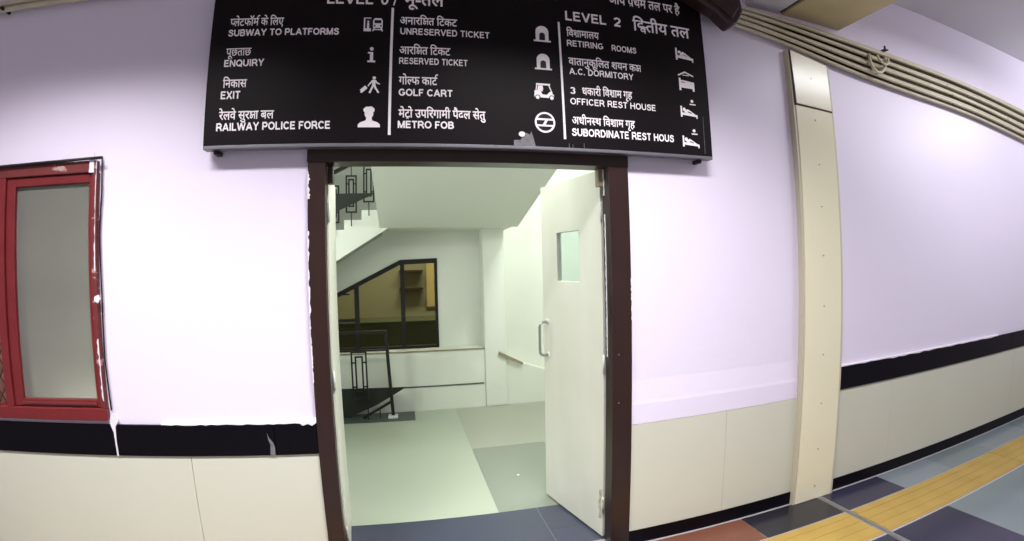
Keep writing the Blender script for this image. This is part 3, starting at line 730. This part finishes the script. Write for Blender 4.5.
# plain sans capitals as centre lines on a cap height of 1: (width, strokes)
e, t = 0.085, 0.915
CAPS = {
    'A': (0.90, [[(0.06, 0), (0.45, 0.98)], [(0.45, 0.98), (0.84, 0)], [(0.2, 0.31), (0.7, 0.31)]]),
    'B': (0.78, [[(0.1, 0), (0.1, 1)], [(0.1, t), (0.44, t)] + arc(0.44, 0.72, 0.21, t - 0.72, 90, -90) + [(0.1, 0.525)], [(0.1, 0.525), (0.46, 0.525)] + arc(0.46, 0.305, 0.235, 0.22, 90, -90) + [(0.1, e)]]),
    'C': (0.86, [arc(0.45, 0.5, 0.36, 0.415, 38, 322, 18)]),
    'D': (0.84, [[(0.1, 0), (0.1, 1)], [(0.1, t), (0.38, t)] + arc(0.38, 0.5, 0.36, 0.415, 90, -90, 14) + [(0.1, e)]]),
    'E': (0.74, [[(0.1, 0), (0.1, 1)], [(0.1, t), (0.69, t)], [(0.1, 0.52), (0.64, 0.52)], [(0.1, e), (0.71, e)]]),
    'F': (0.68, [[(0.1, 0), (0.1, 1)], [(0.1, t), (0.65, t)], [(0.1, 0.50), (0.56, 0.50)]]),
    'G': (0.92, [arc(0.46, 0.5, 0.37, 0.415, 42, 318, 18) + [(0.81, 0.24), (0.81, 0.44)], [(0.52, 0.44), (0.895, 0.44)]]),
    'H': (0.84, [[(0.1, 0), (0.1, 1)], [(0.74, 0), (0.74, 1)], [(0.1, 0.52), (0.74, 0.52)]]),
    'I': (0.26, [[(0.13, 0), (0.13, 1)]]),
    'K': (0.84, [[(0.1, 0), (0.1, 1)], [(0.74, 1.0), (0.12, 0.36)], [(0.34, 0.56), (0.78, 0)]]),
    'L': (0.68, [[(0.1, 0), (0.1, 1)], [(0.1, e), (0.66, e)]]),
    'M': (0.98, [[(0.1, 0), (0.1, 1)], [(0.88, 0), (0.88, 1)], [(0.12, 0.98), (0.49, 0.02)], [(0.86, 0.98), (0.49, 0.02)]]),
    'N': (0.84, [[(0.1, 0), (0.1, 1)], [(0.74, 0), (0.74, 1)], [(0.11, 0.97), (0.73, 0.03)]]),
    'O': (0.94, [arc(0.47, 0.5, 0.385, 0.415, 0, 360, 24)]),
    'P': (0.76, [[(0.1, 0), (0.1, 1)], [(0.1, t), (0.44, t)] + arc(0.44, 0.67, 0.235, t - 0.67, 90, -90) + [(0.1, 0.425)]]),
    'Q': (0.94, [arc(0.47, 0.5, 0.385, 0.415, 0, 360, 24), [(0.52, 0.28), (0.88, -0.04)]]),
    'R': (0.84, [[(0.1, 0), (0.1, 1)], [(0.1, t), (0.47, t)] + arc(0.47, 0.69, 0.235, t - 0.69, 90, -90) + [(0.1, 0.465)], [(0.44, 0.465), (0.62, 0.34), (0.79, 0.0)]]),
    'S': (0.78, [[(0.68, 0.70), (0.64, 0.83), (0.52, 0.905), (0.38, 0.915), (0.24, 0.88), (0.16, 0.79), (0.16, 0.68), (0.25, 0.59), (0.40, 0.54), (0.56, 0.49), (0.67, 0.41), (0.69, 0.27), (0.62, 0.15), (0.48, 0.09), (0.34, 0.085), (0.20, 0.13), (0.11, 0.24), (0.10, 0.32)]]),
    'T': (0.74, [[(0.37, 0), (0.37, 1)], [(0.02, t), (0.72, t)]]),
    'U': (0.84, [[(0.1, 1), (0.1, 0.38)] + arc(0.42, 0.38, 0.32, 0.295, 180, 360, 14) + [(0.74, 1)]]),
    'V': (0.86, [[(0.07, 1), (0.43, 0.02)], [(0.79, 1), (0.43, 0.02)]]),
    'W': (1.22, [[(0.06, 1), (0.32, 0.02)], [(0.32, 0.02), (0.61, 0.96)], [(0.61, 0.96), (0.90, 0.02)], [(0.90, 0.02), (1.16, 1)]]),
    'X': (0.84, [[(0.07, 0), (0.77, 1)], [(0.07, 1), (0.77, 0)]]),
    'Y': (0.84, [[(0.06, 1), (0.42, 0.46), (0.78, 1)], [(0.42, 0.46), (0.42, 0)]]),
    '0': (0.72, [arc(0.36, 0.5, 0.265, 0.415, 0, 360, 22)]),
    '2': (0.72, [arc(0.35, 0.67, 0.24, 0.245, 165, -35, 12) + [(0.12, 0.09)], [(0.06, e), (0.64, e)]]),
    '3': (0.72, [arc(0.34, 0.71, 0.21, 0.205, 160, -80, 12), arc(0.34, 0.29, 0.24, 0.215, 85, -160, 12)]),
    '.': (0.30, [[(0.13, 0.0), (0.13, 0.18)]]),
    '/': (0.46, [[(0.05, -0.04), (0.41, 1.04)]]),
}


def ribbon(pts, w):
    P = [Vector((a, b, 0)) for a, b in pts]; n = len(P); vs = []
    closed = (P[0] - P[-1]).length < 1e-6
    for i in range(n):
        a = P[i] - P[i - 1] if i else (P[-1] - P[-2] if closed else None)
        b = P[i + 1] - P[i] if i < n - 1 else (P[1] - P[0] if closed else None)
        a = (a or b).normalized(); b = (b or a).normalized()
        m = (a + b).normalized(); k = 1.0 / max(0.5, m.dot(a)); nn = Vector((-m.y, m.x, 0)) * (w / 2 * k)
        vs += [P[i] + nn, P[i] - nn]
    return vs, [[2 * i, 2 * i + 1, 2 * i + 3, 2 * i + 2] for i in range(n - 1)]


def latin(s, w):
    out = []; x = 0.0
    for c in s:
        if c == ' ': x += 0.40; continue
        wd, st = CAPS[c]
        for q in st:
            out.append(ribbon([(a + x, b) for a, b in q], w))
        x += wd + 0.10
    return out


def layout(s, bold):
    """list of (verts, faces): '<' half form, 'R' raised r hook, '/' r stroke below, '^' r caret below, 'K' ksha, 'D' dva"""
    out = []; x = 0.0; last = (0.0, 0.5)
    deva = any(ord(q) > 0x900 for q in s)
    if not deva: return latin(s, bold)
    def put(vs, fs, dx=0.0, sx=1.0, dy=0.0, sy=1.0):
        out.append(([Vector((v.x * sx + dx, v.y * sy + dy, 0)) for v in vs], fs))
    def poly(pts):
        out.append(([Vector((a, b, 0)) for a, b in pts], [list(range(len(pts)))]))
    for c in s:
        if c == ' ': x += 0.26; continue
        if c == '<':
            vs, fs = out.pop(); w = last[1]
            vs, fs = cut(vs, fs, last[0] + w * 0.70); out.append((vs, fs)); x = last[0] + w * 0.66; continue
        if c == 'R' and deva:
            vs, fs, _ = glyph('\u0947', bold); cx = last[0] + last[1] - 0.10
            mx = [Vector((-v.x, v.y, 0)) for v in vs]; lo = min(v.x for v in mx)
            put(mx, [f[::-1] for f in fs], cx - lo - 0.14); continue
        if c == '/' and deva:
            a, w = last; poly([(a + w - 0.17, 0.10), (a + w - 0.12, 0.16), (a + w - 0.42, 0.0), (a + w - 0.46, -0.05)][::1]); continue
        if c == '^':
            a, w = last; m = a + w * 0.5
            poly([(m - 0.13, -0.10), (m, 0.02), (m, -0.05), (m - 0.10, -0.14)]); poly([(m, 0.02), (m + 0.13, -0.10), (m + 0.10, -0.14), (m, -0.05)]); continue
        if c == 'K' and deva:
            w = 0.062 + bold * 2; hl = HL
            for q in ([(0.0, hl - w / 2), (0.60, hl - w / 2)], [(0.52, hl), (0.52, 0.0)], [(0.26, hl - w), (0.12, hl * 0.78), (0.13, hl * 0.63), (0.28, hl * 0.55)], [(0.28, hl * 0.55), (0.11, hl * 0.40), (0.10, hl * 0.20), (0.22, hl * 0.10), (0.32, hl * 0.22), (0.26, hl * 0.36)], [(0.26, hl * 0.40), (0.38, hl * 0.52), (0.52, hl * 0.50)]):
                vs, fs = ribbon(q, w); put(vs, fs, x)
            last = (x, 0.60); x += 0.60; continue
        if c == 'D' and deva:
            vs, fs, a1 = glyph('\u0926', bold); put(vs, fs, x, 1.0, 0.12, 0.82); 
            vs, fs, a2 = glyph('\u0935', bold); put(vs, fs, x + a1 * 0.36, 0.72, -0.12, 0.66)
            last = (x, a1 * 1.08); x += last[1]; continue
        vs, fs, adv = glyph(c, bold)
        put(vs, fs, x)
        if adv > 0.05: last = (x, adv)
        x += adv
    return out


HL = max(v.y for v in glyph('\u0915', 0.0)[0])
print('HL', HL)


def lettering(s, x0, x1, z0, em, bold=0.016):
    gl = layout(s, bold)
    lo = min(v.x for vs, _ in gl for v in vs); hi = max(v.x for vs, _ in gl for v in vs)
    k = (x1 - x0) / (hi - lo)
    bm = bmesh.new()
    for i, (vs, fs) in enumerate(gl):
        yy = SYF - 0.0008 - 0.00006 * i
        bv = [bm.verts.new((x0 + (v.x - lo) * k, yy, z0 + v.y * em)) for v in vs]
        for f in fs:
            try: bm.faces.new([bv[j] for j in f])
            except ValueError: pass
    for f in bm.faces:
        f.normal_update()
        if f.normal.y > 0: f.normal_flip()
    return sp('lettering', bm, 'letter', recalc=False)


HZ = [2.768, 2.612, 2.456, 2.300]; EZ = [2.716, 2.559, 2.402, 2.246]
HE = 0.060; CE = 0.0455       # em heights of the Hindi and Latin lines
Z = lambda r, d=0.0: r + d
lettering('प<लेटफॉमR के िलए', -0.826, -0.565, 2.766, HE); lettering('SUBWAY TO PLATFORMS', -0.831, -0.298, 2.712, 0.0345, 0.20)
lettering('पूछताछ', -0.832, -0.711, 2.612, HE, 0.008); lettering('ENQUIRY', -0.838, -0.645, 2.557, 0.0345, 0.20)
lettering('िनकास', -0.837, -0.721, 2.454, HE); lettering('EXIT', -0.843, -0.750, 2.398, 0.0375, 0.20)
lettering('रेलवे सुरKा बल', -0.846, -0.585, 2.299, HE); lettering('RAILWAY POLICE FORCE', -0.856, -0.324, 2.245, 0.0370, 0.205)
lettering('LEVEL', -0.364, -0.142, 2.879, 0.054, 0.185); lettering('0', -0.104, -0.068, 2.879, 0.054, 0.185); lettering('/', -0.045, -0.024, 2.879, 0.054, 0.15); lettering('भू-तल', 0.002, 0.206, 2.884, 0.098)
lettering('अनारिKत िटकट', -0.009, 0.269, 2.777, HE); lettering('UNRESERVED TICKET', -0.009, 0.429, 2.722, 0.0345, 0.175)
lettering('आरिKत िटकट', -0.009, 0.236, 2.620, HE); lettering('RESERVED TICKET', -0.009, 0.319, 2.568, 0.0325, 0.175)
lettering('गोल<फ काटR', -0.009, 0.177, 2.465, HE); lettering('GOLF CART', -0.009, 0.245, 2.408, 0.0345, 0.20)
lettering('मेट^ो उपिरगामी पैदल सेतु', -0.009, 0.404, 2.302, HE, 0.02); lettering('METRO FOB', -0.012, 0.251, 2.250, 0.0350, 0.205)
lettering('आप प/थम तल पर है', 1.088, 1.532, 3.006, 0.078)
lettering('LEVEL', 0.832, 1.062, 2.868, 0.054, 0.185); lettering('2', 1.108, 1.149, 2.868, 0.054, 0.185); lettering('िDतीय तल', 1.220, 1.582, 2.862, 0.098)
lettering('िवश/ामालय', 0.834, 1.015, 2.777, HE); lettering('RETIRING', 0.834, 1.035, 2.721, 0.0345, 0.175); lettering('ROOMS', 1.085, 1.229, 2.721, 0.0345, 0.175)
lettering('वातानुकूिलत शयन कK', 0.838, 1.249, 2.618, HE); lettering('A.C. DORMITORY', 0.840, 1.201, 2.566, 0.0345, 0.175)
lettering('3', 0.840, 0.868, 2.460, 0.036, 0.175); lettering('धकारी िवश/ाम गृह', 0.905, 1.187, 2.460, HE); lettering('OFFICER REST HOUSE', 0.838, 1.322, 2.404, 0.0345, 0.175)
lettering('अधीनस<थ िवश/ाम गृह', 0.843, 1.193, 2.301, HE, 0.016); lettering('SUBORDINATE REST HOUS', 0.840, 1.424, 2.240, 0.0390, 0.20)

# divider lines
bm = B(); prism(bm, [(-0.0575, 2.216), (-0.0445, 2.216), (-0.0395, 2.863), (-0.0515, 2.863)], SYF - 0.0015, SYF); sp('divider_line', bm, 'letter')
bm = B(); prism(bm, [(0.7965, 2.221), (0.8085, 2.221), (0.799, 2.852), (0.789, 2.852)], SYF - 0.0015, SYF); sp('divider_line', bm, 'letter')


# pictograms: drawn on a unit square, white shapes with black cut-outs on top
class Pict:
    def __init__(s, x0, x1, z0, z1):
        s.bm = bmesh.new(); s.f = (x0, x1 - x0, z0, z1 - z0); s.n = 0
    def p(s, pts, dark=False):
        s.n += 1; x0, w, z0, h = s.f
        yy = SYF - 0.0006 - 0.00008 * s.n
        vs = [s.bm.verts.new((x0 + a * w, yy, z0 + b * h)) for a, b in pts]
        f = s.bm.faces.new(vs); f.normal_update(); f.material_index = 1 if dark else 0
        if f.normal.y > 0: f.normal_flip()
        return s
    def r(s, a, b, c, d, dark=False): return s.p([(a, c), (b, c), (b, d), (a, d)], dark)
    def c(s, x, z, rx, rz=None, dark=False, n=20):
        rz = rz or rx
        return s.p([(x + rx * math.cos(2 * math.pi * k / n), z + rz * math.sin(2 * math.pi * k / n)) for k in range(n)], dark)
    def l(s, a, b, w, dark=False):
        a = Vector(a); b = Vector(b); d = (b - a).normalized(); n = Vector((-d.y, d.x)) * w / 2
        return s.p([tuple(a + n), tuple(a - n), tuple(b - n), tuple(b + n)], dark)
    def done(s): return sp('pictogram', s.bm, ['letter', 'signblack'], recalc=False)


def dome(a, b, z0, z1, n=14):
    m = (a + b) / 2; r = (b - a) / 2
    return [(a, z0), (b, z0)] + [(m + r * math.cos(math.pi * k / n), z1 - min(r, z1 - z0) + min(r, z1 - z0) * math.sin(math.pi * k / n)) for k in range(n + 1)]


P = Pict(-0.182, -0.090, 2.733, 2.806)          # lift beside a train front
P.r(0.0, 0.38, 0.0, 1.0).r(0.07, 0.40, 0.22, 0.94, True).r(0.17, 0.28, 0.1, 0.60).c(0.225, 0.70, 0.05, 0.08).r(0.06, 0.34, 0.02, 0.2)
P.p([(0.48, 0.26), (0.98, 0.26), (0.98, 0.80), (0.90, 0.97), (0.56, 0.97), (0.48, 0.80)]).r(0.55, 0.91, 0.60, 0.84, True).c(0.57, 0.42, 0.05, 0.07, True).c(0.89, 0.42, 0.05, 0.07, True)
P.l((0.56, 0.27), (0.48, 0.02), 0.07).l((0.90, 0.27), (0.98, 0.02), 0.07).r(0.53, 0.93, 0.10, 0.18).done()
P = Pict(-0.159, -0.122, 2.573, 2.652)          # letter i
P.r(0.0, 1.0, 0.0, 0.11).r(0.32, 0.72, 0.1, 0.66).r(0.05, 0.5, 0.56, 0.66).c(0.52, 0.87, 0.24, 0.12).done()
P = Pict(-0.190, -0.096, 2.417, 2.501)          # traveller pulling a case
P.c(0.70, 0.92, 0.085, 0.09).p([(0.60, 0.80), (0.76, 0.82), (0.78, 0.42), (0.60, 0.42)]).l((0.64, 0.45), (0.48, 0.02), 0.10).l((0.72, 0.45), (0.80, 0.25), 0.11).l((0.80, 0.27), (0.93, 0.03), 0.09)
P.l((0.62, 0.76), (0.48, 0.55), 0.08).l((0.48, 0.57), (0.40, 0.42), 0.06).l((0.75, 0.76), (0.86, 0.60), 0.08).l((0.85, 0.62), (0.98, 0.54), 0.07).p([(0.0, 0.20), (0.26, 0.46), (0.38, 0.30), (0.12, 0.04)]).c(0.07, 0.08, 0.05).done()
P = Pict(-0.197, -0.094, 2.252, 2.353)          # police bust
P.p([(0.24, 0.86), (0.36, 0.98), (0.62, 1.0), (0.76, 0.88), (0.74, 0.74), (0.27, 0.74)]).c(0.5, 0.66, 0.20, 0.24).p([(0.38, 0.5), (0.62, 0.5), (0.64, 0.30), (0.36, 0.30)])
P.p([(0.0, 0.0), (1.0, 0.0), (0.99, 0.14), (0.88, 0.24), (0.62, 0.34), (0.38, 0.34), (0.12, 0.24), (0.01, 0.14)]).done()
for (a, b, c, d) in ((0.657, 0.747, 2.730, 2.819), (0.658, 0.747, 2.577, 2.664)):     # ticket windows
    P = Pict(a, b, c, d)
    P.p(dome(0.12, 0.88, 0.0, 1.0)).p(dome(0.33, 0.67, 0.10, 0.58), True).r(0.0, 1.0, 0.0, 0.10).done()
P = Pict(0.648, 0.756, 2.418, 2.506)            # golf cart
P.r(0.12, 0.80, 0.86, 0.97).l((0.16, 0.9), (0.10, 0.45), 0.05).l((0.72, 0.9), (0.88, 0.42), 0.05).p([(0.02, 0.18), (0.04, 0.52), (0.34, 0.56), (0.40, 0.32), (0.62, 0.30), (0.80, 0.52), (0.97, 0.30), (0.98, 0.12), (0.06, 0.12)])
P.l((0.40, 0.9), (0.44, 0.6), 0.05).p([(0.16, 0.5), (0.22, 0.84), (0.38, 0.84), (0.44, 0.5)]).c(0.18, 0.13, 0.13, 0.15, True).c(0.18, 0.13, 0.09, 0.11).c(0.86, 0.13, 0.13, 0.15, True).c(0.86, 0.13, 0.09, 0.11).done()
P = Pict(0.649, 0.754, 2.248, 2.354)            # ring with two bars and a slanting link
P.c(0.5, 0.5, 0.5, 0.5, n=36).c(0.5, 0.5, 0.41, 0.41, True, n=36).r(0.07, 0.93, 0.60, 0.69).r(0.07, 0.93, 0.30, 0.39).p([(0.36, 0.36), (0.50, 0.36), (0.66, 0.63), (0.52, 0.63)]).done()
def bed(a, b, c, d, lamp):
    P = Pict(a, b, c, d)
    if lamp == 2:
        P.p([(0.0, 0.78), (0.45, 0.98), (0.98, 0.80), (0.95, 0.74), (0.45, 0.90), (0.05, 0.72)]).r(0.30, 0.70, 0.76, 0.80)
        P.r(0.05, 0.16, 0.0, 0.62).p([(0.14, 0.14), (0.96, 0.12), (0.98, 0.46), (0.30, 0.52), (0.14, 0.52)]).r(0.86, 0.98, 0.0, 0.46).r(0.18, 0.4, 0.40, 0.44, True)
    else:
        k = 1.0 if lamp == 0 else 0.62
        P.r(0.0, 0.10, 0.05 * k, 0.95 * k).p([(0.08, 0.22 * k), (1.0, 0.12 * k), (1.0, 0.30 * k), (0.08, 0.42 * k)]).p([(0.22, 0.42 * k), (0.90, 0.30 * k), (0.62, 0.56 * k), (0.42, 0.72 * k), (0.28, 0.60 * k)]).c(0.22, 0.66 * k, 0.09, 0.10).l((0.42, 0.5 * k), (0.66, 0.40 * k), 0.05, True).r(0.92, 1.0, 0.0, 0.28 * k)
        if lamp == 1: P.c(0.72, 0.88, 0.09, 0.08).r(0.56, 0.92, 0.68, 0.74)
    P.done()
bed(1.476, 1.590, 2.716, 2.796, 0); bed(1.478, 1.584, 2.542, 2.658, 2); bed(1.480, 1.588, 2.386, 2.497, 1); bed(1.481, 1.588, 2.219, 2.328, 1)

# worn patch and scratches on the sign face
bm = B(); prism(bm, [(0.541, 2.178), (0.541, 2.205), (0.575, 2.207), (0.585, 2.225), (0.600, 2.245), (0.622, 2.235), (0.630, 2.252), (0.638, 2.225), (0.650, 2.178)], SYF - 0.001, SYF); sp('worn_patch', bm, 'scuff')
P2 = bmesh.new(); prism(P2, [(0.582 + 0.016 * math.cos(k * 0.6), 2.236 + 0.013 * math.sin(k * 0.6)) for k in range(10)], SYF - 0.0016, SYF); sp('white_spot', P2, 'letter')
for xx, a, b in ((0.822, 2.178, 2.200), (0.842, 2.178, 2.197), (0.902, 2.180, 2.203), (1.622, 2.19, 2.40)):
    bm = B(); prism(bm, [(xx, a), (xx + 0.0025, a), (xx + 0.002, b), (xx, b)], SYF - 0.001, SYF)
    sp('scratch', bm, 'scuff')
